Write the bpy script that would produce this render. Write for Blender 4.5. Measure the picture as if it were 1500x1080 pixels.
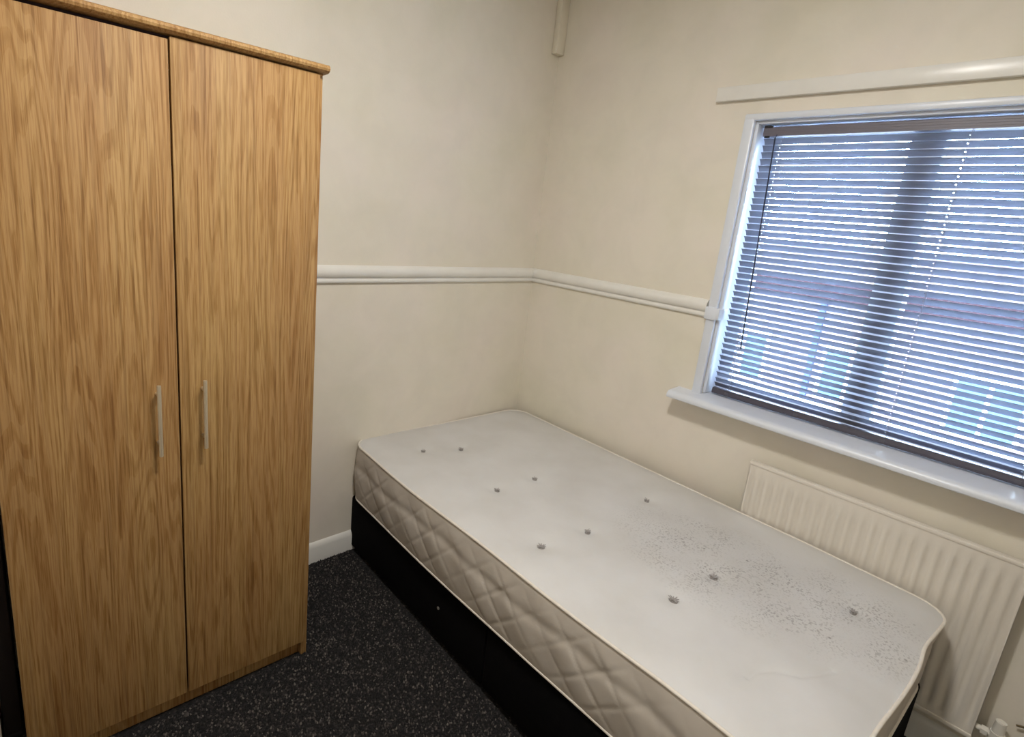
import bpy, bmesh, math, random
from mathutils import Vector, Matrix
import numpy as np

random.seed(7)
rng = np.random.default_rng(7)
scene = bpy.context.scene
for o in list(bpy.data.objects):
    bpy.data.objects.remove(o)
COL = scene.collection

# ------------------------------------------------------------------ camera
W_PX, H_PX = 1500, 1080
CX, CY, CZ = -2.1945, -1.9847, 1.5459
YAW, PITCH, ROLL = -0.7382, -0.2318, 0.0965
F_PX, PPX, PPY = 805.38, 690.75, 506.63
cam_data = bpy.data.cameras.new('camera')
cam = bpy.data.objects.new('camera', cam_data)
COL.objects.link(cam)
fw = Vector((-math.sin(YAW) * math.cos(PITCH), math.cos(YAW) * math.cos(PITCH), math.sin(PITCH)))
rt = Vector((math.cos(YAW), math.sin(YAW), 0))
up = rt.cross(fw)
c_, s_ = math.cos(ROLL), math.sin(ROLL)
r2 = rt * c_ + up * s_
u2 = up * c_ - rt * s_
m = Matrix((r2, u2, -fw)).transposed().to_4x4()
m.translation = Vector((CX, CY, CZ))
cam.matrix_world = m
cam_data.sensor_fit = 'HORIZONTAL'
cam_data.sensor_width = 36
cam_data.lens = F_PX / W_PX * 36
cam_data.shift_x = (W_PX / 2 - PPX) / W_PX
cam_data.shift_y = (PPY - H_PX / 2) / W_PX
cam_data.clip_start = 0.02
scene.camera = cam

# ------------------------------------------------------------------ light
world = bpy.data.worlds.new('overcast_sky')
scene.world = world
world.use_nodes = True
bg = world.node_tree.nodes['Background']
bg.inputs[0].default_value = (0.64, 0.81, 1.0, 1)
bg.inputs[1].default_value = 66.0

# the room's ceiling lamp (out of frame, above the bed)
ld = bpy.data.lights.new('ceiling_lamp_light', 'AREA')
ld.shape = 'DISK'
ld.size = 0.24
ld.energy = 20.5
ld.color = (1.0, 0.97, 0.93)
lo = bpy.data.objects.new('ceiling_lamp_light', ld)
COL.objects.link(lo)
lo.location = (-1.62, -1.42, 2.58)
# extra point light added below the lamp to brighten the upper corner
gd = bpy.data.lights.new('upper_corner_fill', 'POINT')
gd.shadow_soft_size = 0.12
gd.energy = 6.5
gd.color = (1.0, 0.97, 0.93)
go = bpy.data.objects.new('upper_corner_fill', gd)
COL.objects.link(go)
go.location = (-1.62, -1.42, 2.42)

# sampling portal in the window opening (gives off no light of its own)
pd = bpy.data.lights.new('window_portal', 'AREA')
pd.shape = 'RECTANGLE'
pd.size, pd.size_y = 1.06, 1.1
pd.cycles.is_portal = True
po = bpy.data.objects.new('window_portal', pd)
COL.objects.link(po)
po.location = (0.275, -1.53, 1.45)
po.rotation_euler = (0, math.radians(90), 0)

vs = scene.view_settings
vs.view_transform = 'Standard'
vs.look = 'None'
vs.exposure = 0.26
vs.gamma = 1
vs.use_curve_mapping = False

# ------------------------------------------------------------------ materials
MATS = {}


def srgb(r, g, b):
    f = lambda v: (v / 255 / 12.92) if v / 255 <= 0.04045 else ((v / 255 + 0.055) / 1.055) ** 2.4
    return (f(r), f(g), f(b), 1)


class NT:
    def __init__(self, name):
        self.m = bpy.data.materials.new(name)
        self.m.use_nodes = True
        self.t = self.m.node_tree
        self.b = self.t.nodes['Principled BSDF']
        MATS[name] = self.m

    def n(self, typ, **kw):
        nd = self.t.nodes.new(typ)
        for k, v in kw.items():
            if k.startswith('i_'):
                k2 = k[2:]
                nd.inputs[int(k2) if k2.isdigit() else k2.replace('_', ' ')].default_value = v
            else:
                setattr(nd, k, v)
        return nd

    def l(self, a, ao, b, bi):
        self.t.links.new(a.outputs[ao], b.inputs[bi])

    def coord(self, scale=(1, 1, 1), kind='Object', rnd=False):
        tc = self.n('ShaderNodeTexCoord')
        mp = self.n('ShaderNodeMapping')
        mp.inputs['Scale'].default_value = scale
        self.l(tc, kind, mp, 'Vector')
        if rnd:
            oi = self.n('ShaderNodeObjectInfo')
            mm = self.n('ShaderNodeMath', operation='MULTIPLY')
            mm.inputs[1].default_value = 37.0
            self.l(oi, 'Random', mm, 0)
            self.l(mm, 0, mp, 'Location')
        return mp

    def noise(self, vec, scale, detail=3, rough=0.5, dist=0.0):
        nd = self.n('ShaderNodeTexNoise')
        nd.inputs['Scale'].default_value = scale
        nd.inputs['Detail'].default_value = detail
        nd.inputs['Roughness'].default_value = rough
        nd.inputs['Distortion'].default_value = dist
        if vec:
            self.l(vec, 0, nd, 'Vector')
        return nd

    def ramp(self, src, out, stops):
        r = self.n('ShaderNodeValToRGB')
        e = r.color_ramp.elements
        while len(e) > 1:
            e.remove(e[0])
        e[0].position, e[0].color = stops[0]
        for p, c in stops[1:]:
            el = e.new(p)
            el.color = c
        self.l(src, out, r, 0)
        return r

    def mix(self, fac, a, b, mode='MIX'):
        mx = self.n('ShaderNodeMix', data_type='RGBA', blend_type=mode)
        for i, v in ((0, fac), (6, a), (7, b)):
            if isinstance(v, tuple) and hasattr(v[0], 'outputs'):
                self.t.links.new(v[0].outputs[v[1]], mx.inputs[i])
            else:
                mx.inputs[i].default_value = v
        return mx

    def bump(self, src, out, strength=0.3, dist=0.01):
        b = self.n('ShaderNodeBump')
        b.inputs['Strength'].default_value = strength
        b.inputs['Distance'].default_value = dist
        self.l(src, out, b, 'Height')
        self.l(b, 0, self.b, 'Normal')
        return b

    def color(self, nd, out=0):
        self.l(nd, out, self.b, 'Base Color')


def plain(name, col, rough=0.5, metal=0.0, var=0.06, bump=0.0, scale=12.0):
    t = NT(name)
    mp = t.coord()
    ns = t.noise(mp, scale, 4)
    d = tuple(max(0, c * (1 - var)) for c in col[:3]) + (1,)
    h = tuple(min(1, c * (1 + var)) for c in col[:3]) + (1,)
    t.color(t.ramp(ns, 0, [(0.3, d), (0.7, h)]))
    t.b.inputs['Roughness'].default_value = rough
    t.b.inputs['Metallic'].default_value = metal
    if bump:
        fine = t.noise(mp, scale * 14, 3)
        t.bump(fine, 0, bump, 0.002)
    return t


# painted walls: cream emulsion with soft blotches and faint roller texture
t = NT('wall_paint')
mp = t.coord(kind='Object')
n1 = t.noise(mp, 2.2, 4, 0.55)
n2 = t.noise(mp, 5.5, 3, 0.6, 0.4)
r1 = t.ramp(n1, 0, [(0.32, srgb(228, 222, 204)), (0.5, srgb(232, 225, 210)), (0.68, srgb(234, 225, 213))])
r2_ = t.ramp(n2, 0, [(0.35, (0.93, 0.93, 0.93, 1)), (0.6, (1, 1, 1, 1))])
mx = t.mix(0.6, (r1, 0), (r2_, 0), 'MULTIPLY')
t.color(mx, 2)
t.b.inputs['Roughness'].default_value = 0.62
fine = t.noise(mp, 160, 3)
t.bump(fine, 0, 0.12, 0.002)

plain('ceiling_paint', srgb(236, 233, 226), 0.8)
plain('gloss_white', srgb(232, 230, 224), 0.28, var=0.03, bump=0.06, scale=9)
plain('frame_white', srgb(222, 227, 236), 0.3, var=0.02, bump=0.05)  # white tinted cool: blue glare of the window put into the colour
plain('batten_cream', srgb(226, 218, 200), 0.5, var=0.03)
plain('radiator_enamel', srgb(226, 219, 208), 0.35, var=0.03, scale=5)
plain('valve_white', srgb(228, 224, 214), 0.35, var=0.02)
plain('brass_dull', srgb(110, 95, 70), 0.45, metal=0.8)
plain('steel', srgb(206, 192, 166), 0.35, metal=0.65, var=0.03)
plain('dark_gap', srgb(38, 20, 24), 0.8)
plain('divan_black', srgb(9, 8, 9), 1.0, var=0.2, bump=0.3, scale=30).b.inputs['Specular IOR Level'].default_value = 0.1
plain('blind_rail', srgb(112, 108, 118), 0.4, var=0.04)
plain('blind_rail_dark', srgb(78, 76, 88), 0.35, var=0.06)
plain('bracket_dark', srgb(25, 25, 30), 0.5)
plain('cord_grey', srgb(150, 152, 165), 0.7)
plain('rail_plug_grey', srgb(92, 92, 102), 0.5)
plain('wand_dark', srgb(44, 48, 62), 0.3)
plain('tuft_wool', srgb(160, 156, 154), 0.95, var=0.2, scale=150)
plain('piping_cream', srgb(224, 217, 206), 0.8, var=0.05, scale=60, bump=0.2)
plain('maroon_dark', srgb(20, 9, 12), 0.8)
plain('speck', srgb(120, 118, 112), 0.6)

# venetian slats: grey lacquered vinyl, slightly translucent
t = NT('slat_grey')
t.b.inputs['Base Color'].default_value = srgb(128, 132, 146)
t.b.inputs['Roughness'].default_value = 0.35
tr = t.n('ShaderNodeBsdfTranslucent')
tr.inputs[0].default_value = srgb(125, 136, 168)
ms = t.n('ShaderNodeMixShader')
ms.inputs[0].default_value = 0.12
t.l(t.b, 0, ms, 1)
t.l(tr, 0, ms, 2)
t.l(ms, 0, t.t.nodes['Material Output'], 0)

# window glass: thin sheet
t = NT('window_glass')
tp = t.n('ShaderNodeBsdfTransparent')
tp.inputs[0].default_value = (0.93, 0.96, 0.97, 1)
gl = t.n('ShaderNodeBsdfGlossy')
gl.inputs['Roughness'].default_value = 0.02
fr = t.n('ShaderNodeFresnel')
fr.inputs[0].default_value = 1.45
ms = t.n('ShaderNodeMixShader')
t.l(fr, 0, ms, 0)
t.l(tp, 0, ms, 1)
t.l(gl, 0, ms, 2)
t.l(ms, 0, t.t.nodes['Material Output'], 0)

# oak laminate
t = NT('oak')
mp = t.coord((1, 1, 0.055), rnd=True)
fig = t.noise(mp, 9.0, 2.5, 0.5, 0.25)
mul = t.n('ShaderNodeMath', operation='MULTIPLY')
mul.inputs[1].default_value = 150.0
t.l(fig, 0, mul, 0)
sn = t.n('ShaderNodeMath', operation='SINE')
t.l(mul, 0, sn, 0)
lines = t.ramp(sn, 0, [(0.0, (0, 0, 0, 1)), (0.55, (0.06, 0.06, 0.06, 1)), (0.88, (0.6, 0.6, 0.6, 1)), (1.0, (1, 1, 1, 1))])
light = t.ramp(sn, 0, [(0.0, (1, 1, 1, 1)), (0.25, (0, 0, 0, 1))])
mp2 = t.coord((1, 1, 0.016), rnd=True)
streak = t.noise(mp2, 150, 4, 0.65)
mp3 = t.coord((1, 1, 0.10), rnd=True)
broad = t.noise(mp3, 11, 3, 0.5, 0.3)
base = t.ramp(broad, 0, [(0.32, srgb(161, 121, 74)), (0.5, srgb(171, 133, 84)), (0.68, srgb(179, 145, 94))])
stc = t.ramp(streak, 0, [(0.36, srgb(172, 152, 126)), (0.5, srgb(240, 236, 228)), (0.64, srgb(255, 255, 255))])
mp4 = t.coord((1, 1, 0.03), rnd=True)
pore = t.noise(mp4, 420, 2, 0.5)
por = t.ramp(pore, 0, [(0.40, srgb(214, 200, 180)), (0.52, srgb(255, 255, 255))])
m0 = t.mix(0.62, (base, 0), (stc, 0), 'MULTIPLY')
m1 = t.mix(0.7, (m0, 2), (por, 0), 'MULTIPLY')
lf = t.n('ShaderNodeMath', operation='MULTIPLY')
lf.inputs[1].default_value = 0.24
t.l(lines, 0, lf, 0)
m2 = t.mix((lf, 0), (m1, 2), srgb(122, 83, 42))
lg = t.n('ShaderNodeMath', operation='MULTIPLY')
lg.inputs[1].default_value = 0.16
t.l(light, 0, lg, 0)
m3 = t.mix((lg, 0), (m2, 2), srgb(204, 168, 118))
t.color(m3, 2)
t.b.inputs['Roughness'].default_value = 0.55
t.b.inputs['Specular IOR Level'].default_value = 0.25
t.bump(streak, 0, 0.06, 0.001)

# carpet ground and pile
t = NT('carpet_back')
mp = t.coord()
vo = t.n('ShaderNodeTexVoronoi')
vo.inputs['Scale'].default_value = 170
t.l(mp, 0, vo, 'Vector')
cr = t.ramp(vo, 'Color', [(0.0, srgb(10, 9, 10)), (0.6, srgb(24, 22, 23)), (0.82, srgb(44, 41, 40)), (1.0, srgb(84, 78, 74))])
t.color(cr)
t.b.inputs['Roughness'].default_value = 1.0
t.bump(vo, 'Distance', 0.6, 0.004)
t = NT('carpet_pile')
gi = t.n('ShaderNodeNewGeometry')
cr = t.ramp(gi, 'Random Per Island', [(0.0, srgb(10, 9, 10)), (0.55, srgb(24, 22, 23)), (0.78, srgb(44, 41, 40)), (0.93, srgb(78, 72, 68)), (1.0, srgb(104, 98, 92))])
t.color(cr)
t.b.inputs['Roughness'].default_value = 1.0

# mattress ticking, top: off-white damask with a grey speckled mildew stain toward the foot
t = NT('ticking_top')
mp = t.coord()
n1 = t.noise(mp, 5, 4)
base = t.ramp(n1, 0, [(0.3, srgb(202, 200, 197)), (0.7, srgb(212, 211, 210))])
sep = t.n('ShaderNodeSeparateXYZ')
t.l(mp, 0, sep, 0)


def blob(cx, cy, rx, ry):
    a = t.n('ShaderNodeMath', operation='SUBTRACT'); a.inputs[1].default_value = cx
    t.l(sep, 0, a, 0)
    a2 = t.n('ShaderNodeMath', operation='DIVIDE'); a2.inputs[1].default_value = rx
    t.l(a, 0, a2, 0)
    a3 = t.n('ShaderNodeMath', operation='POWER'); a3.inputs[1].default_value = 2
    a3a = t.n('ShaderNodeMath', operation='ABSOLUTE'); t.l(a2, 0, a3a, 0); t.l(a3a, 0, a3, 0)
    b = t.n('ShaderNodeMath', operation='SUBTRACT'); b.inputs[1].default_value = cy
    t.l(sep, 1, b, 0)
    b2 = t.n('ShaderNodeMath', operation='DIVIDE'); b2.inputs[1].default_value = ry
    t.l(b, 0, b2, 0)
    b3a = t.n('ShaderNodeMath', operation='ABSOLUTE'); t.l(b2, 0, b3a, 0)
    b3 = t.n('ShaderNodeMath', operation='POWER'); b3.inputs[1].default_value = 2
    t.l(b3a, 0, b3, 0)
    s = t.n('ShaderNodeMath', operation='ADD')
    t.l(a3, 0, s, 0); t.l(b3, 0, s, 1)
    q = t.n('ShaderNodeMapRange')
    q.interpolation_type = 'SMOOTHSTEP'
    q.inputs['From Min'].default_value = 1.0
    q.inputs['From Max'].default_value = 0.1
    t.l(s, 0, q, 0)
    return q


B1 = blob(-0.42, -1.42, 0.30, 0.48)
B2 = blob(-0.34, -1.70, 0.26, 0.27)
bm_ = t.n('ShaderNodeMath', operation='MAXIMUM')
t.l(B1, 0, bm_, 0); t.l(B2, 0, bm_, 1)
sp = t.noise(mp, 150, 2, 0.5, 0.15)
spr = t.ramp(sp, 0, [(0.52, (0, 0, 0, 1)), (0.64, (1, 1, 1, 1))])
sp2 = t.noise(mp, 11, 3, 0.6)
spr2 = t.ramp(sp2, 0, [(0.38, (0.15, 0.15, 0.15, 1)), (0.62, (1, 1, 1, 1))])
f1 = t.n('ShaderNodeMath', operation='MULTIPLY'); t.l(spr, 0, f1, 0); t.l(bm_, 0, f1, 1)
f2 = t.n('ShaderNodeMath', operation='MULTIPLY'); t.l(f1, 0, f2, 0); t.l(spr2, 0, f2, 1)
f3 = t.n('ShaderNodeMath', operation='MULTIPLY'); t.l(f2, 0, f3, 0); f3.inputs[1].default_value = 0.60
haze = t.n('ShaderNodeMath', operation='MULTIPLY'); t.l(bm_, 0, haze, 0); haze.inputs[1].default_value = 0.16
m0 = t.mix((haze, 0), (base, 0), srgb(165, 162, 160))
m1 = t.mix((f3, 0), (m0, 2), srgb(128, 124, 122))
# few dark dots
vd = t.n('ShaderNodeTexVoronoi'); vd.inputs['Scale'].default_value = 14
t.l(mp, 0, vd, 'Vector')
vr = t.ramp(vd, 'Distance', [(0.03, (1, 1, 1, 1)), (0.075, (0, 0, 0, 1))])
vf = t.n('ShaderNodeMath', operation='MULTIPLY'); t.l(vr, 0, vf, 0); t.l(bm_, 0, vf, 1)
vc = t.n('ShaderNodeMath', operation='MULTIPLY'); t.l(vf, 0, vc, 0); vc.inputs[1].default_value = 0.7
m2 = t.mix((vc, 0), (m1, 2), srgb(80, 76, 74))
t.color(m2, 2)
t.b.inputs['Roughness'].default_value = 0.75
dn = t.noise(mp, 26, 4, 0.6, 0.8)
t.bump(dn, 0, 0.14, 0.004)

t = NT('ticking_side')
mp = t.coord()
n1 = t.noise(mp, 9, 4)
t.color(t.ramp(n1, 0, [(0.3, srgb(190, 181, 170)), (0.7, srgb(202, 194, 184))]))
t.b.inputs['Roughness'].default_value = 0.7
dn = t.noise(mp, 60, 4)
t.bump(dn, 0, 0.1, 0.002)

# outside
t = NT('far_brick')
mp = t.coord((1, 1, 1))
br = t.n('ShaderNodeTexBrick')
br.inputs['Scale'].default_value = 4.5
br.inputs['Color1'].default_value = srgb(70, 53, 55)
br.inputs['Color2'].default_value = srgb(78, 60, 62)
br.inputs['Mortar'].default_value = srgb(76, 66, 66)
rot = t.n('ShaderNodeMapping'); rot.inputs['Rotation'].default_value = (0, math.radians(90), math.radians(90))
t.l(mp, 0, rot, 0)
t.l(rot, 0, br, 'Vector')
t.color(br)
t.b.inputs['Roughness'].default_value = 0.9
plain('far_fascia', srgb(26, 15, 18), 0.9).b.inputs['Specular IOR Level'].default_value = 0.05
plain('far_roof', srgb(70, 70, 80), 0.9)
plain('far_white', srgb(225, 230, 235), 0.5)
plain('far_glass', srgb(38, 54, 66), 0.4).b.inputs['Specular IOR Level'].default_value = 0.08
plain('far_blue', srgb(34, 40, 64), 0.8).b.inputs['Specular IOR Level'].default_value = 0.1
plain('far_paving', srgb(120, 122, 122), 0.9, var=0.1)


# ------------------------------------------------------------------ mesh helpers
def box(bm, x0, x1, y0, y1, z0, z1, bev=0.0, seg=2):
    b2 = bmesh.new()
    bmesh.ops.create_cube(b2, size=1.0)
    for v in b2.verts:
        v.co = Vector(((x0 + x1) / 2 + v.co.x * (x1 - x0), (y0 + y1) / 2 + v.co.y * (y1 - y0), (z0 + z1) / 2 + v.co.z * (z1 - z0)))
    if bev > 0:
        bmesh.ops.bevel(b2, geom=list(b2.edges), offset=bev, segments=seg, affect='EDGES', profile=0.5)
    merge(bm, b2)


def merge(bm, b2, mat=None):
    tmp = bpy.data.meshes.new('tmp')
    b2.to_mesh(tmp)
    b2.free()
    if mat is not None:
        tmp.transform(mat)
    bm.from_mesh(tmp)
    bpy.data.meshes.remove(tmp)


def cyl(bm, p0, p1, r0, r1=None, seg=16, bev=0.0):
    r1 = r0 if r1 is None else r1
    p0, p1 = Vector(p0), Vector(p1)
    d = p1 - p0
    b2 = bmesh.new()
    bmesh.ops.create_cone(b2, cap_ends=True, segments=seg, radius1=r0, radius2=r1, depth=d.length)
    if bev > 0:
        ed = [e for e in b2.edges if abs(e.verts[0].co.z - e.verts[1].co.z) < 1e-6]
        bmesh.ops.bevel(b2, geom=ed, offset=bev, segments=2, affect='EDGES')
    q = Vector((0, 0, 1)).rotation_difference(d.normalized())
    merge(bm, b2, Matrix.Translation((p0 + p1) / 2) @ q.to_matrix().to_4x4())


def tube(bm, pts, r, seg=8, closed=False):
    n = len(pts)
    rings = []
    for i in range(n):
        a = pts[(i - 1) % n] if (closed or i > 0) else pts[i]
        b = pts[(i + 1) % n] if (closed or i < n - 1) else pts[i]
        tg = (Vector(b) - Vector(a)).normalized()
        s = tg.cross(Vector((0, 0, 1)))
        if s.length < 1e-4:
            s = Vector((1, 0, 0))
        s.normalize()
        w = s.cross(tg)
        rings.append([bm.verts.new(Vector(pts[i]) + (s * math.cos(k * 2 * math.pi / seg) + w * math.sin(k * 2 * math.pi / seg)) * r) for k in range(seg)])
    for i in range(n if closed else n - 1):
        A, B = rings[i], rings[(i + 1) % n]
        for k in range(seg):
            bm.faces.new((A[k], A[(k + 1) % seg], B[(k + 1) % seg], B[k]))
    if not closed:
        bm.faces.new(rings[0])
        bm.faces.new(rings[-1][::-1])


def extrude_profile(bm, prof, place, t0, t1):
    """closed profile (a,b) swept straight from t0 to t1; place(a,b,t)->xyz"""
    A = [bm.verts.new(place(a, b, t0)) for a, b in prof]
    B = [bm.verts.new(place(a, b, t1)) for a, b in prof]
    n = len(prof)
    for i in range(n):
        bm.faces.new((A[i], A[(i + 1) % n], B[(i + 1) % n], B[i]))
    bm.faces.new(A[::-1])
    bm.faces.new(B)


def obj(name, bm, mat, parent=None, smooth=False, autosmooth=None):
    me = bpy.data.meshes.new(name)
    bmesh.ops.recalc_face_normals(bm, faces=list(bm.faces))
    bm.to_mesh(me)
    bm.free()
    me.materials.append(MATS[mat])
    if smooth or autosmooth:
        for p in me.polygons:
            p.use_smooth = True
    if autosmooth:
        me.set_sharp_from_angle(angle=math.radians(autosmooth))
    o = bpy.data.objects.new(name, me)
    COL.objects.link(o)
    if parent:
        o.parent = parent
    return o


def boxobj(name, dims, mat, parent=None, bev=0.0):
    bm = bmesh.new()
    box(bm, *dims, bev=bev)
    return obj(name, bm, mat, parent, autosmooth=40 if bev else None)


def empty(name, loc=(0, 0, 0), rz=0):
    o = bpy.data.objects.new(name, None)
    o.empty_display_size = 0.1
    COL.objects.link(o)
    o.location = loc
    o.rotation_euler = (0, 0, rz)
    return o


def tag(o, label=None, cat=None, group=None, kind=None):
    for k, v in (('label', label), ('category', cat), ('group', group), ('kind', kind)):
        if v:
            o[k] = v
    return o


# ------------------------------------------------------------------ room shell
RX0, RY0, RZ = -2.75, -3.0, 2.64      # left wall, front wall, ceiling
NX = -2.263                            # wall nib beside the wardrobe
WY0, WY1, WZ0, WZ1 = -2.06, -1.012, 0.925, 1.985   # window opening
tag(boxobj('floor', (RX0 - .1, .3, RY0 - .1, .1, -.1, 0), 'carpet_back'), 'black carpet with grey flecks covering the bedroom floor', 'floor', kind='structure')
tag(boxobj('ceiling', (RX0 - .1, .28, RY0 - .1, .1, RZ, RZ + .1), 'ceiling_paint'), 'plain white painted ceiling of the bedroom', 'ceiling', kind='structure')
tag(boxobj('wall_back', (RX0 - .1, 0, 0, .1, 0, RZ), 'wall_paint'), 'cream painted wall behind the wardrobe and the head of the bed', 'wall', kind='structure')
bm = bmesh.new()
box(bm, RX0 - .1, RX0, RY0, 0, 0, RZ)
box(bm, RX0, NX, -.30, 0, 0, RZ)
tag(obj('wall_left', bm, 'wall_paint'), 'cream painted wall opposite the window', 'wall', kind='structure')
tag(boxobj('wall_front', (RX0 - .1, 0, RY0 - .1, RY0, 0, RZ), 'wall_paint'), 'cream painted wall facing the wardrobe', 'wall', kind='structure')
bm = bmesh.new()
box(bm, 0, .28, RY0 - .1, WY0, 0, RZ)
box(bm, 0, .28, WY1, .1, 0, RZ)
box(bm, 0, .28, WY0, WY1, 0, WZ0 - .02)
box(bm, 0, .28, WY0, WY1, WZ1, RZ)
tag(obj('wall_right', bm, 'wall_paint'), 'cream painted wall with the window and the radiator', 'wall', kind='structure')

# skirting boards
SK = [(0, 0), (.016, 0), (.016, .072), (.012, .084), (.006, .092), (0, .095)]
bm = bmesh.new(); extrude_profile(bm, SK, lambda a, b, t: (t, -a, b), NX, 0)
tag(obj('baseboard_back', bm, 'gloss_white', autosmooth=30), 'white gloss skirting board along the wall behind the bed', 'skirting board', kind='structure')
bm = bmesh.new(); extrude_profile(bm, SK, lambda a, b, t: (-a, t, b), RY0, -.016)
tag(obj('baseboard_right', bm, 'gloss_white', autosmooth=30), 'white gloss skirting board under the radiator', 'skirting board', kind='structure')
bm = bmesh.new(); extrude_profile(bm, SK, lambda a, b, t: (RX0 + a, t, b), RY0, -.316)
tag(obj('baseboard_left', bm, 'gloss_white', autosmooth=30), 'white gloss skirting board opposite the window', 'skirting board', kind='structure')

bm = bmesh.new(); extrude_profile(bm, SK, lambda a, b, t: (t, -.30 - a, b), RX0, NX)
tag(obj('baseboard_front', bm, 'gloss_white', autosmooth=30), 'short white gloss skirting board beside the wardrobe', 'skirting board', kind='structure')

# dado rail: rounded top moulding, groove, lower bead
ZD0, ZD1 = 1.235, 1.306
DADO = [(0, ZD0), (.008, ZD0), (.012, ZD0 + .003), (.014, ZD0 + .009), (.012, ZD0 + .015), (.0095, ZD0 + .018),
        (.0095, ZD0 + .022), (.015, ZD0 + .024), (.019, ZD0 + .029), (.0225, ZD0 + .037), (.0235, ZD0 + .046), (.0215, ZD0 + .055),
        (.017, ZD0 + .062), (.010, ZD0 + .068), (.004, ZD1), (0, ZD1)]
bm = bmesh.new(); extrude_profile(bm, DADO, lambda a, b, t: (t, -a, b), NX, 0)
tag(obj('trim_1', bm, 'gloss_white', autosmooth=50), 'white moulded dado rail on the wall behind the bed', 'dado rail', kind='structure')
bm = bmesh.new(); extrude_profile(bm, DADO, lambda a, b, t: (-a, t, b), -.972, 0)
tag(obj('trim_2', bm, 'gloss_white', autosmooth=50), 'white moulded dado rail running from the corner to the window', 'dado rail', kind='structure')

bm = bmesh.new(); extrude_profile(bm, DADO, lambda a, b, t: (t, -.30 - a, b), RX0, NX)
tag(obj('trim_4', bm, 'gloss_white', autosmooth=50), 'short white moulded dado rail beside the wardrobe', 'dado rail', kind='structure')

bm = bmesh.new(); extrude_profile(bm, DADO, lambda a, b, t: (-a, t, b), RY0, WY0 - .04)
tag(obj('trim_5', bm, 'gloss_white', autosmooth=50), 'white moulded dado rail on the far side of the window', 'dado rail', kind='structure')

# boxing strip in the upper corner
bm = bmesh.new(); box(bm, -.056, 0, -.034, 0, 2.335, RZ, bev=.005)
tag(obj('trim_3', bm, 'batten_cream', autosmooth=40), 'short cream batten running down the corner from the ceiling', 'trim', kind='structure')

# ------------------------------------------------------------------ window
win = empty('window_1', (.0, (WY0 + WY1) / 2, WZ0))
tag(win, 'white framed two pane window behind the blind', 'window', kind='structure')
wl = -Vector(win.location)


def wobj(name, dims_list, mat, bev=0.0, parent=win):
    bm = bmesh.new()
    for d in dims_list:
        box(bm, *d, bev=bev)
    bm.transform(Matrix.Translation(wl))
    return obj(name, bm, mat, parent, autosmooth=40 if bev else None)


CO = .0365  # casing width
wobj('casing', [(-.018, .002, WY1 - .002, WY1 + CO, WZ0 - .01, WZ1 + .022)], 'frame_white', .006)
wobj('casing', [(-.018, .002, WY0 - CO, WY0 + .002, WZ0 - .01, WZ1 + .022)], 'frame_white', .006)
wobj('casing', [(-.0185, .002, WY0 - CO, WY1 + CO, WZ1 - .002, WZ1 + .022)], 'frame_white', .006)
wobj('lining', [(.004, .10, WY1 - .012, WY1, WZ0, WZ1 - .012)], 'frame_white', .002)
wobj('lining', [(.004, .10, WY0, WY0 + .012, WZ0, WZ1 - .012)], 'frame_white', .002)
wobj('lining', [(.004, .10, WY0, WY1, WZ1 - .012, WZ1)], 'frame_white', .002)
FX0, FX1, FB = .10, .165, .055
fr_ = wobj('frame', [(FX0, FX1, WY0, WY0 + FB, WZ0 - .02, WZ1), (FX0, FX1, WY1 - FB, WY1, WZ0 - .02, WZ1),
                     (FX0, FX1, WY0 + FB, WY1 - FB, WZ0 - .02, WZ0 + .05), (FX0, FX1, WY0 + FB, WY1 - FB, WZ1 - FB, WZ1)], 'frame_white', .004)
MY = -1.525
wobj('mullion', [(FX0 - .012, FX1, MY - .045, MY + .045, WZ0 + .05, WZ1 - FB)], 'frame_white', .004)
wobj('pane', [(.13, .134, WY0 + FB, MY - .045, WZ0 + .05, WZ1 - FB)], 'window_glass')
wobj('pane', [(.13, .134, MY + .045, WY1 - FB, WZ0 + .05, WZ1 - FB)], 'window_glass')
# dado end piece lapped over the casing and returned into the reveal
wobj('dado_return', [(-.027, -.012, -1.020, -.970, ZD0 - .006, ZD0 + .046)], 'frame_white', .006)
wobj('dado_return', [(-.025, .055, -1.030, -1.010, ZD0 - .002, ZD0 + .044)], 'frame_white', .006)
# sill board with rounded nose and horned ends
bm = bmesh.new()
SP = [(.10, .905), (.10, .925), (-.075, .918), (-.090, .914), (-.0975, .907), (-.0995, .899), (-.097, .891), (-.088, .887), (-.02, .887), (0, .89)]
extrude_profile(bm, SP, lambda a, b, t: (a, t, b), WY0 - .001, WY1 + .001)
HP = [(.0, .89), (.0, .921), (-.075, .918), (-.090, .914), (-.0975, .907), (-.0995, .899), (-.097, .891), (-.088, .887), (-.02, .887)]
extrude_profile(bm, HP, lambda a, b, t: (a, t, b), WY1, -.912)
extrude_profile(bm, HP, lambda a, b, t: (a, t, b), WY0 - .1, WY0)
bm.transform(Matrix.Translation(wl))
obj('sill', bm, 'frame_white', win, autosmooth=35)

# curtain batten above the window
bm = bmesh.new(); box(bm, -.022, 0, -2.22, -.852, 2.058, 2.109, bev=.003)
tag(obj('curtain_batten', bm, 'gloss_white', autosmooth=40), 'long white painted wooden batten fixed to the wall above the window', 'batten')

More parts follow.
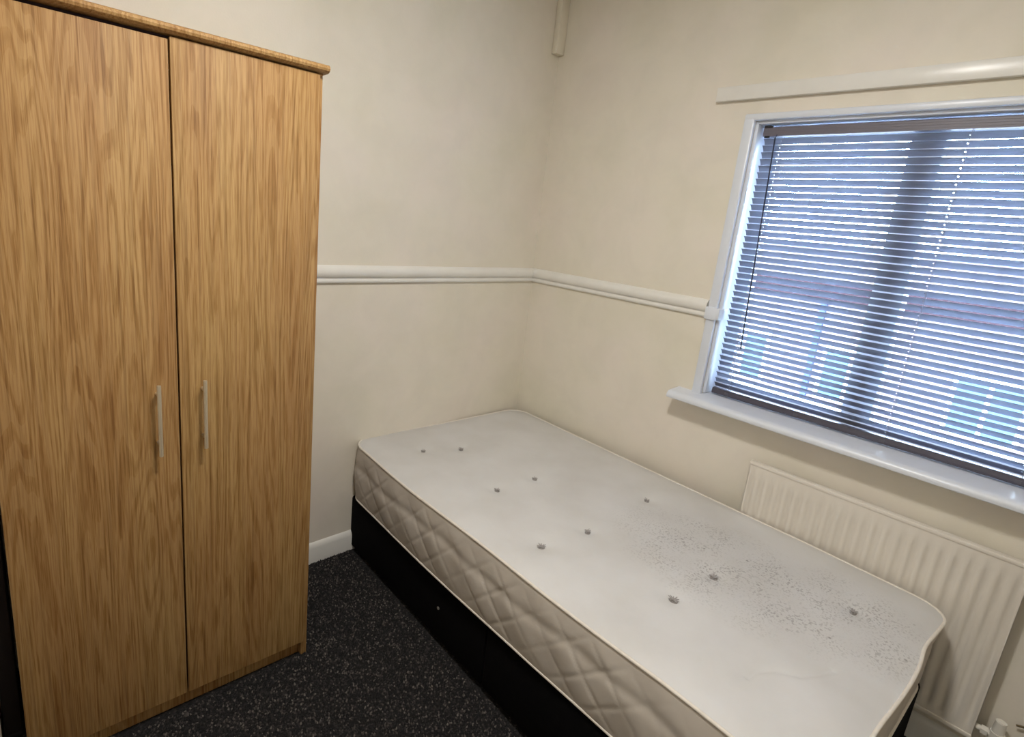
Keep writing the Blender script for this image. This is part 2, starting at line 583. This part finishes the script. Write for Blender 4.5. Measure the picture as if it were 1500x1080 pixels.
# ------------------------------------------------------------------ venetian blind
BY0, BY1 = -2.03, -1.040
BX = .040
blind = empty('venetian_blind', (BX, (BY0 + BY1) / 2, .94))
tag(blind, 'grey venetian blind lowered over the window with slats half tilted', 'blind')
bl = -Vector(blind.location)
bm = bmesh.new()
HR = [(-.014, 0), (-.014, .030), (-.011, .033), (.014, .033), (.014, .028), (.011, .028), (.011, .004), (.014, 0)]
extrude_profile(bm, HR, lambda a, b, t: (BX + a, t, 1.932 + b), BY0, BY1 + .004)
for zz in (1.940, 1.948, 1.956):
    box(bm, BX - .0152, BX - .0138, BY0, BY1 + .003, zz - .0012, zz + .0012)
bm.transform(Matrix.Translation(bl)); obj('headrail', bm, 'blind_rail', blind)
for yy in (BY1 - .012, BY0 + .25):
    bm = bmesh.new(); box(bm, BX - .017, BX - .010, yy - .014, yy + .014, 1.961, 1.969, bev=.001)
    bm.transform(Matrix.Translation(bl)); obj('bracket', bm, 'bracket_dark', blind)
    bm = bmesh.new(); box(bm, BX - .017, BX - .010, yy - .009, yy + .009, 1.927, 1.934, bev=.001)
    bm.transform(Matrix.Translation(bl)); obj('bracket_clip', bm, 'bracket_dark', blind)

LADY = [BY1 - .058, BY1 - .36 - .03, BY1 - .68, BY0 + .06]
LADY = [-1.100, -1.630, -1.965]
SW, PITCH_S, TILT = .0272, .0238, math.radians(46)
# one slat, shared by all: curved section, real punched cord holes
ys = [BY0, BY1]
for ly in LADY:
    ys += [ly - .0016, ly + .0016]
ys = sorted(ys)
QS = (-1, -.55, -.16, .16, .55, 1)
NS = len(QS)
sec = [(q * SW / 2, .0022 * (1 - q * q)) for q in QS]
verts, faces = [], []
yc = (BY0 + BY1) / 2
for side in (0, 1):
    for y in ys:
        for a, b in sec:
            # a: across, positive = toward the room (raised edge)
            bb = b - (.0005 if side else 0)
            verts.append((-a * math.cos(TILT) + bb * math.sin(TILT), y - yc, a * math.sin(TILT) + bb * math.cos(TILT)))
n = len(ys)
for side in (0, 1):
    off = side * n * NS
    for i in range(n - 1):
        hole = any(abs((ys[i] + ys[i + 1]) / 2 - ly) < .001 for ly in LADY)
        for k in range(NS - 1):
            if hole and k == 2:
                continue
            f = (off + i * NS + k, off + i * NS + k + 1, off + (i + 1) * NS + k + 1, off + (i + 1) * NS + k)
            faces.append(f if side == 0 else f[::-1])
for k in (0, NS - 1):
    for i in range(n - 1):
        faces.append((i * NS + k, (i + 1) * NS + k, n * NS + (i + 1) * NS + k, n * NS + i * NS + k))
sme = bpy.data.meshes.new('slat')
sme.from_pydata(verts, [], faces)
sme.materials.append(MATS['slat_grey'])
for p in sme.polygons:
    p.use_smooth = True
sme.set_sharp_from_angle(angle=math.radians(60))
sme.update()
zs = []
z = 1.915
while z > .985:
    zs.append(z)
    z -= PITCH_S
zs += [z + .004, z - .010]
zs = [q for q in zs if q > .966]
for i, z in enumerate(zs):
    o = bpy.data.objects.new('slat', sme)
    COL.objects.link(o)
    o.parent = blind
    o.location = (0, 0, z + bl.z)
    last = len(zs) - i
    o.rotation_euler = (random.uniform(-.0008, .0008), math.radians(random.uniform(-1.2, 1.2)), 0)
bm = bmesh.new()
BR = [(-.014, 0), (-.0155, .006), (-.012, .018), (.012, .018), (.0155, .006), (.014, 0)]
extrude_profile(bm, BR, lambda a, b, t: (BX + a, t, .930 + b * 1.25), BY0, BY1)
bm.transform(Matrix.Translation(bl)); obj('bottom_rail', bm, 'blind_rail_dark', blind)
for ly in LADY + [-1.36]:
    bm = bmesh.new(); box(bm, BX - .0162, BX - .0145, ly - .007, ly + .007, .936, .946, bev=.0005)
    bm.transform(Matrix.Translation(bl)); obj('rail_plug', bm, 'rail_plug_grey', blind)
for ly in LADY:
    bm = bmesh.new()
    cyl(bm, (BX - .0112, ly - .005, .95), (BX - .0112, ly - .005, 1.935), .0008, seg=6)
    cyl(bm, (BX + .0112, ly - .005, .95), (BX + .0112, ly - .005, 1.935), .0008, seg=6)
    bm.transform(Matrix.Translation(bl)); obj('ladder_cord', bm, 'cord_grey', blind)
bm = bmesh.new()
cyl(bm, (BX - .024, -1.086, 1.925), (BX - .024, -1.122, 1.135), .0026, seg=6)
cyl(bm, (BX - .024, -1.086, 1.923), (BX - .012, -1.086, 1.938), .0016, seg=6)
bm.transform(Matrix.Translation(bl)); obj('tilt_wand', bm, 'wand_dark', blind)

# ------------------------------------------------------------------ radiator
RXF = -.060
RYA, RYB, RZA, RZB = -1.276, -2.052, .150, .737
rad = empty('radiator', (RXF, (RYA + RYB) / 2, RZA))
tag(rad, 'white fluted panel radiator on the wall below the window sill', 'radiator')
rl = -Vector(rad.location)
NF = 23
prof_n = NF * 8
verts, faces = [], []


def flute(y):
    q = (RYA - y) / (RYA - RYB)
    ph = (q * NF) % 1.0
    d = abs(ph - .5) * 2          # 0 centre of groove .. 1 rib
    return .0075 * (1 - min(1, max(0, (d - .25) / .45)) ** 1) if .012 < q < .988 else 0


rows = [(RZA, 0), (RZA + .028, 0), (RZA + .050, 1), (RZB - .070, 1), (RZB - .046, 0), (RZB, 0)]
yy = [RYA + (RYB - RYA) * i / prof_n for i in range(prof_n + 1)]
for (z, k) in rows:
    for y in yy:
        verts.append((RXF + (flute(y) if k else 0), y, z))
for r in range(len(rows) - 1):
    for i in range(prof_n):
        a = r * (prof_n + 1) + i
        faces.append((a, a + prof_n + 1, a + prof_n + 2, a + 1))
bm = bmesh.new()
vv = [bm.verts.new(v) for v in verts]
for f in faces:
    bm.faces.new([vv[k] for k in f])
box(bm, RXF + .009, RXF + .020, RYB, RYA, RZA, RZB)
for yA, yB in ((RYA - .001, RYA), (RYB, RYB + .001)):
    box(bm, RXF, RXF + .020, yA, yB, RZA, RZB)
bm.transform(Matrix.Translation(rl)); obj('panel', bm, 'radiator_enamel', rad, autosmooth=50)
bm = bmesh.new(); box(bm, RXF - .003, RXF + .022, RYB - .002, RYA + .002, RZB - .010, RZB + .004, bev=.003)
bm.transform(Matrix.Translation(rl)); obj('top_rail', bm, 'radiator_enamel', rad, autosmooth=40)
bm = bmesh.new(); box(bm, RXF - .004, RXF + .020, RYB, RYA, RZA - .004, RZA + .010, bev=.003)
bm.transform(Matrix.Translation(rl)); obj('bottom_rail', bm, 'radiator_enamel', rad, autosmooth=40)
for yb in (RYA - .16, RYB + .16):
    bm = bmesh.new(); box(bm, RXF + .018, 0, yb - .015, yb + .015, RZA + .1, RZB - .1)
    bm.transform(Matrix.Translation(rl)); obj('wall_bracket', bm, 'radiator_enamel', rad)
# lockshield valve at the end nearest the corner of the frame
bm = bmesh.new()
vx, vy = -.045, RYB - .047
cyl(bm, (vx, RYB + .01, .188), (vx, vy + .004, .188), .009, seg=14)
cyl(bm, (vx, RYB - .012, .188), (vx, RYB - .028, .188), .014, seg=6)
cyl(bm, (vx, vy, 0), (vx, vy, .19), .0075, seg=14)
bm.transform(Matrix.Translation(rl)); obj('pipe', bm, 'valve_white', rad, autosmooth=40)
bm = bmesh.new()
cyl(bm, (vx, vy, .160), (vx, vy, .206), .017, seg=20, bev=.003)
cyl(bm, (vx, vy, .204), (vx, vy, .243), .0145, .0130, seg=20, bev=.002)
bm.transform(Matrix.Translation(rl)); obj('valve_cap', bm, 'valve_white', rad, autosmooth=40)
bm = bmesh.new()
cyl(bm, (0, vy - .062, .246), (-.012, vy - .062, .246), .010, seg=12, bev=.002)
cyl(bm, (-.010, vy - .062, .246), (-.016, vy - .030, .238), .003, seg=8)
bm.transform(Matrix.Translation(rl)); obj('pipe_clip', bm, 'brass_dull', rad, autosmooth=40)

# ------------------------------------------------------------------ wardrobe
WW, WD, WROT = .753, .44, -.02
ZDB, ZDT = .062, 1.878
wd = empty('wardrobe', (-1.4578, -.4737, 0), WROT)
tag(wd, 'tall two door oak effect wardrobe with steel bar handles', 'wardrobe')
# local: x from -WW..0 (right edge at 0), y from 0 (door face) to WD, z up
DT = .018
SP_ = .016


def wpart(name, dims, mat='oak', bev=.001, parent=None):
    return boxobj(name, dims, mat, parent or wd, bev)


wpart('side_panel', (-SP_, 0.004, DT * .6, WD, 0, ZDT + .004))
wpart('side_panel', (-WW, -WW + SP_, DT * 1.06, WD, 0, ZDT + .004))
wpart('back_panel', (-WW + SP_, -SP_, WD - .006, WD - .001, .06, ZDT), bev=0)
wpart('bottom_panel', (-WW + SP_, -SP_, DT * 1.2, WD - .007, .060, .076))
wpart('shelf', (-WW + SP_, -SP_, DT * 2, WD - .007, 1.60, 1.616))
wpart('plinth', (-WW + SP_, -SP_ - .001, .030, .046, 0, .059))
bm = bmesh.new()
TP = [(WD, 0), (WD, .022), (.0, .022), (-.010, .0205), (-.016, .0165), (-.018, .011), (-.016, .0055), (-.010, .0015), (.0, 0)]
extrude_profile(bm, TP, lambda a, b, t: (t, a, ZDT + .004 + b), -WW - .008, .012)
obj('top_panel', bm, 'oak', wd, autosmooth=35)
mid = -WW / 2
G = .0022
dl = wpart('door', (-WW, mid - G, 0, DT, ZDB, ZDT - .007), bev=.0012)
dr = wpart('door', (mid + G, -.0085, 0, DT, ZDB, ZDT), bev=.0012)
# partition behind the door gap
wpart('partition', (mid - .008, mid + .008, DT * 1.1, WD - .007, .077, 1.599), mat='dark_gap', bev=0)
wpart('inner_rail', (-WW + SP_, -SP_, DT * 1.1, DT * 2, ZDT - .03, ZDT + .003), mat='dark_gap', bev=0)
for par, hx in ((dl, mid - .0525), (dr, mid + .0565)):
    bm = bmesh.new()
    cyl(bm, (hx, -.030, .862), (hx, -.030, 1.056), .0052, seg=16, bev=.0008)
    for hz in (.862 + .030, 1.056 - .030):
        cyl(bm, (hx, .001, hz), (hx, -.030, hz), .0042, seg=12)
    obj('handle', bm, 'steel', par, autosmooth=40)

# made-up dark board that blackens the gap between the wardrobe and the wall
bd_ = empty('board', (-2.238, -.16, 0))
tag(bd_, 'dark maroon board added to blacken the gap beside the wardrobe', 'board')
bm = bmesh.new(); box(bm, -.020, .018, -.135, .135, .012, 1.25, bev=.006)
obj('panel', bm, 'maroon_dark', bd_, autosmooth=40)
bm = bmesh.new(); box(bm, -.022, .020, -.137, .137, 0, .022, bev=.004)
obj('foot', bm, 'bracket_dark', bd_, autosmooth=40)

# ------------------------------------------------------------------ bed
BW, BL, BROT = 1.0075, 1.90, -.0361
BZ0, BZ1 = .272, .526
base = empty('divan_base', (-.024, -.024, 0), BROT)
tag(base, 'low black fabric divan bed base under the mattress', 'bed base')
bm = bmesh.new(); box(bm, -BW + .004, -.010, -.955, -.004, .018, BZ0 - .006, bev=.012)
obj('base_section', bm, 'divan_black', base, autosmooth=40)
bm = bmesh.new(); box(bm, -BW + .004, -.010, -BL + .008, -.957, .018, BZ0 - .006, bev=.012)
obj('base_section', bm, 'divan_black', base, autosmooth=40)
for gx in (-BW + .08, -.08):
    for gy in (-.08, -.90, -1.02, -BL + .09):
        bm = bmesh.new(); cyl(bm, (gx, gy, 0), (gx, gy, .02), .022, seg=14)
        obj('glide', bm, 'bracket_dark', base)
bm = bmesh.new(); cyl(bm, (-BW + .0045, -.70, .148), (-BW + .0015, -.70, .148), .006, seg=10)
obj('vent', bm, 'speck', base)

mat_ = empty('mattress', (-.024, -.024, BZ0), BROT)
tag(mat_, 'worn off-white single mattress with tufts, quilted sides and a speckled stain', 'mattress')
H = BZ1 - BZ0
RC = .085
cxr, cyr = -BW / 2, -BL / 2


def plan_points(N):
    """rounded rectangle, counter clockwise, with arc length and outward normal"""
    segs = []
    x0, x1, y0, y1 = -BW, 0, -BL, 0
    per = 2 * (BW + BL) - 8 * RC + 2 * math.pi * RC
    out = []
    for i in range(N):
        s = per * i / N
        q = s
        lens = [BW - 2 * RC, math.pi / 2 * RC, BL - 2 * RC, math.pi / 2 * RC, BW - 2 * RC, math.pi / 2 * RC, BL - 2 * RC, math.pi / 2 * RC]
        k = 0
        while q > lens[k]:
            q -= lens[k]
            k += 1
        if k == 0: p, nn = (x0 + RC + q, y0), (0, -1)
        elif k == 1:
            a = -math.pi / 2 + q / RC; p, nn = (x1 - RC + RC * math.cos(a), y0 + RC + RC * math.sin(a)), (math.cos(a), math.sin(a))
        elif k == 2: p, nn = (x1, y0 + RC + q), (1, 0)
        elif k == 3:
            a = q / RC; p, nn = (x1 - RC + RC * math.cos(a), y1 - RC + RC * math.sin(a)), (math.cos(a), math.sin(a))
        elif k == 4: p, nn = (x1 - RC - q, y1), (0, 1)
        elif k == 5:
            a = math.pi / 2 + q / RC; p, nn = (x0 + RC + RC * math.cos(a), y1 - RC + RC * math.sin(a)), (math.cos(a), math.sin(a))
        elif k == 6: p, nn = (x0, y1 - RC - q), (-1, 0)
        else:
            a = math.pi + q / RC; p, nn = (x0 + RC + RC * math.cos(a), y0 + RC + RC * math.sin(a)), (math.cos(a), math.sin(a))
        out.append((s, p, nn))
    return out, per


NP = 960
PL, PER = plan_points(NP)
S_ = np.array([q[0] for q in PL]); P_ = np.array([q[1] for q in PL]); N_ = np.array([q[2] for q in PL])


def edge_off(x, y):
    """soft waviness of the edge (outward), free sides only"""
    free_left = np.clip(-(x + BW * .6) / (BW * .4), 0, 1)
    foot = np.clip(-(y + BL * .86) / (BL * .14), 0, 1)
    w = (.011 * np.exp(-((y + .62) / .42) ** 2) - .009 * np.clip((-y - 1.15) / .4, 0, 1)) * free_left + .003 * np.sin(x * 13 + 1.0) * foot - .006 * foot * np.exp(-((x + .26) / .07) ** 2)
    return w


def edge_z(x, y):
    foot = np.clip(-(y + BL * .80) / (BL * .2), 0, 1)
    return .004 * np.sin(y * 7 + 1.2) * np.clip(-(x + BW * .5) / (BW * .5), 0, 1) - .010 * foot * (.6 + .4 * np.sin(x * 10 + .3))


TUFTS = [(-.819, -.227), (-.658, -.292), (-.777, -.652), (-.574, -.663), (-.910, -1.001), (-.707, -1.033), (-.318, -1.024),
         (-.785, -1.398), (-.573, -1.416), (-.366, -1.739)]
cr_, sr_ = math.cos(-BROT), math.sin(-BROT)
TL = []
for (wx, wy) in TUFTS:
    dx, dy = wx + .024, wy + .024
    TL.append((dx * cr_ - dy * sr_, dx * sr_ + dy * cr_))
CREASE = [(-.815, -1.66), (-.775, -1.665), (-.735, -1.69), (-.700, -1.735), (-.660, -1.755), (-.60, -1.775)]


def crease(x, y):
    d = np.full_like(x, 9.0)
    for (ax, ay), (bx, by) in zip(CREASE[:-1], CREASE[1:]):
        vx, vy = bx - ax, by - ay
        tt = np.clip(((x - ax) * vx + (y - ay) * vy) / (vx * vx + vy * vy), 0, 1)
        d = np.minimum(d, np.hypot(x - ax - tt * vx, y - ay - tt * vy))
    return d


def top_z(x, y, rim):
    """rim: 0 at the tape edge, 1 well inside"""
    z = .010 * rim
    z = z + rim * (.0022 * np.sin(x * 9 + y * 4) * np.sin(y * 7 - 1) + .0016 * np.sin(x * 23 + 2) * np.sin(y * 19))
    for tx, ty in TL:
        d2 = (x - tx) ** 2 + (y - ty) ** 2
        z = z - .009 * np.exp(-d2 / .0013) - .004 * np.exp(-d2 / .008)
    d = crease(x, y)
    z = z - .0042 * np.exp(-(d / .0065) ** 2) - .002 * np.exp(-(d / .03) ** 2)
    return z


eo = edge_off(P_[:, 0], P_[:, 1]); ez = edge_z(P_[:, 0], P_[:, 1])
rimx = P_ + N_ * eo[:, None]
# top surface as rings closing on a spine
K = 100
verts = []
half = BL / 2 - BW / 2
ctr = np.stack([np.full(NP, cxr), np.clip(P_[:, 1], cyr - half * .98, cyr + half * .98)], 1)
for k in range(K + 1):
    f = (k / K) ** 0.9
    q = rimx * (1 - f) + ctr * f
    dist = np.hypot(*(q - rimx).T)
    rim = 1 - np.exp(-(dist / .035) ** 1.5)
    z = H + ez * np.exp(-dist / .12) + top_z(q[:, 0], q[:, 1], rim)
    verts.append(np.concatenate([q, z[:, None]], 1))
V = np.concatenate(verts)
faces = []
for k in range(K):
    a = k * NP
    for i in range(NP):
        j = (i + 1) % NP
        faces.append((a + i, a + j, a + NP + j, a + NP + i))
me = bpy.data.meshes.new('top_panel')
me.from_pydata(V.tolist(), [], faces)
me.materials.append(MATS['ticking_top'])
for p in me.polygons:
    p.use_smooth = True
o = bpy.data.objects.new('top_panel', me); COL.objects.link(o); o.parent = mat_

# quilted border
Mr = 36
verts = []
PA, PBq = .125, .165
for r in range(Mr + 1):
    b = r / Mr
    zz = b * (H + ez)
    bul = .014 * math.sin(math.pi * b) ** .7
    d1 = np.abs(((S_ / PA + b * H / PBq * 1.4) % 1.0) - .5) * PA
    d2 = np.abs(((S_ / PA - b * H / PBq * 1.4) % 1.0) - .5) * PA
    dm = np.minimum(d1, d2)
    inside = min(1, b / .12, (1 - b) / .30)
    inside = max(0, inside)
    q = (-.0022 + .0010 * np.sin(S_ * 17)) * np.exp(-(dm / .008) ** 2) * inside
    fold = -.0042 * np.exp(-((b - .64 - .03 * np.sin(S_ * 9) - .015 * np.sin(S_ * 23)) / .075) ** 2)
    wob = .002 * np.sin(S_ * 31 + b * 7) * math.sin(math.pi * b)
    wall_side = np.clip(N_[:, 0], 0, 1)
    foot_side = np.clip(-N_[:, 1], 0, 1)
    eob = eo * (1 - foot_side * (1 - b)) - .012 * foot_side * (1 - b)
    off = eob + bul * (1 - .9 * wall_side) * (1 - .95 * foot_side) + (q + fold + wob)
    xy = P_ + N_ * off[:, None]
    verts.append(np.concatenate([xy, zz[:, None]], 1))
V = np.concatenate(verts)
faces = []
for k in range(Mr):
    a = k * NP
    for i in range(NP):
        j = (i + 1) % NP
        faces.append((a + i, a + j, a + NP + j, a + NP + i))
faces.append(list(range(NP))[::-1])
me = bpy.data.meshes.new('quilted_border')
me.from_pydata(V.tolist(), [], faces)
me.materials.append(MATS['ticking_side'])
for p in me.polygons:
    p.use_smooth = True
o = bpy.data.objects.new('quilted_border', me); COL.objects.link(o); o.parent = mat_
for nm, zf in (('piping', 1), ('piping', 0)):
    bm = bmesh.new()
    rx_ = rimx if zf else P_ + N_ * (eo * (1 - np.clip(-N_[:, 1], 0, 1)) - .012 * np.clip(-N_[:, 1], 0, 1))[:, None]
    pts = [(rx_[i, 0] + N_[i, 0] * .001, rx_[i, 1] + N_[i, 1] * .001, (H + ez[i] - .001) if zf else .005) for i in range(0, NP, 3)]
    tube(bm, pts, .0048, 8, True)
    obj(nm, bm, 'piping_cream', mat_, smooth=True)
# tufts: woolly washers
bm = bmesh.new()
cyl(bm, (0, 0, -.003), (0, 0, .0025), .0095, .0085, seg=12, bev=.0015)
for k in range(10):
    a = k * 2 * math.pi / 10
    cyl(bm, (0, 0, .002), (.011 * math.cos(a), .011 * math.sin(a), .005 + .002 * (k % 3)), .0022, .001, seg=5)
tf = obj('tuft', bm, 'tuft_wool', mat_)
tx_ = np.array([q[0] for q in TL]); ty_ = np.array([q[1] for q in TL])
tz_ = H + top_z(tx_, ty_, np.ones(len(TL)))
for i in range(len(TL)):
    o = tf if i == 0 else bpy.data.objects.new('tuft', tf.data)
    if i:
        COL.objects.link(o); o.parent = mat_
    o.location = (tx_[i], ty_[i], tz_[i] + .002)
    o.rotation_euler = (0, 0, i * .7)
    sc = 1.05 + .45 * ((i * 37) % 10) / 10
    o.scale = (sc, sc * .8, 1)

# ------------------------------------------------------------------ carpet pile
sp = .0062
gx = np.arange(RX0 + .02, -1.0, sp); gy = np.arange(-2.3, -.018, sp)
GX, GY = np.meshgrid(gx, gy)
GX = GX.ravel() + rng.uniform(-.003, .003, GX.size); GY = GY.ravel() + rng.uniform(-.003, .003, GY.size)
lim = -.024 - BW - (-GY) * math.tan(-BROT) * 1.0 - .004
keep = GX < lim
ins = (GX > -1.4578 - WW - .008) & (GX < -1.4578 + .008) & (GY > -.4737 - 0.0 + .012)
keep &= ~ins
keep &= ~((GX < NX + .045) & (GY > -.32))
GX, GY = GX[keep], GY[keep]
n = GX.size
hh = rng.uniform(.004, .009, n); lx = rng.uniform(-.003, .003, n); ly_ = rng.uniform(-.003, .003, n); ang = rng.uniform(0, 3.14, n); rr = rng.uniform(.0026, .0042, n)
V = np.zeros((n, 5, 3))
for k in range(4):
    V[:, k, 0] = GX + rr * np.cos(ang + k * math.pi / 2)
    V[:, k, 1] = GY + rr * np.sin(ang + k * math.pi / 2)
    V[:, k, 2] = .0005
V[:, 4, 0] = GX + lx; V[:, 4, 1] = GY + ly_; V[:, 4, 2] = hh
idx = np.arange(n)[:, None] * 5
F = np.concatenate([np.stack([idx[:, 0] + k, idx[:, 0] + (k + 1) % 4, idx[:, 0] + 4], 1) for k in range(4)])
me = bpy.data.meshes.new('carpet_pile')
me.vertices.add(n * 5); me.vertices.foreach_set('co', V.astype(np.float32).ravel())
me.loops.add(F.size); me.loops.foreach_set('vertex_index', F.astype(np.int32).ravel())
me.polygons.add(len(F)); me.polygons.foreach_set('loop_start', np.arange(0, F.size, 3, dtype=np.int32))
me.update(calc_edges=True); me.validate()
me.materials.append(MATS['carpet_pile'])
o = bpy.data.objects.new('carpet_pile', me); COL.objects.link(o)
o.parent = bpy.data.objects['floor']
tag(o, 'short black and grey twist pile', kind='stuff')

# ------------------------------------------------------------------ outside
HX, HG = 12.0, -2.9
tag(boxobj('ground', (.3, 40, -22, 22, HG - .1, HG), 'far_paving'), 'pale paving of the street outside the window', 'ground', kind='structure')
house = empty('brick_house', (HX, 0, HG))
tag(house, 'long pinkish brick building across the street seen through the blind', 'building')


def hp(name, dims, mat, parent=None, bev=0):
    bm = bmesh.new(); box(bm, *dims, bev=bev)
    bm.transform(Matrix.Translation((-HX, 0, -HG)))
    return obj(name, bm, mat, parent or house)


hp('wall', (HX, HX + 5, -14, 14, HG, 1.55), 'far_brick')
hp('coping', (HX - .08, HX + 5, -14, 14, 1.55, 1.68), 'far_roof')
hp('fascia', (HX - .25, HX - .001, -14, 14, .46, .92), 'far_fascia')
for k in range(-6, 6):
    y = k * 2.3 + .6
    w = hp('window', (HX - .06, HX - .001, y, y + 1.15, -1.75, -.55), 'far_white')
    hp('pane', (HX - .075, HX - .061, y + .08, y + .54, -1.67, -.63), 'far_glass', w)
    hp('pane', (HX - .075, HX - .061, y + .61, y + 1.07, -1.67, -.63), 'far_glass', w)
for y in (1.95, -2.65, 6.5):
    hp('downpipe', (HX - .1, HX - .001, y - .06, y + .06, HG, .45), 'far_blue')
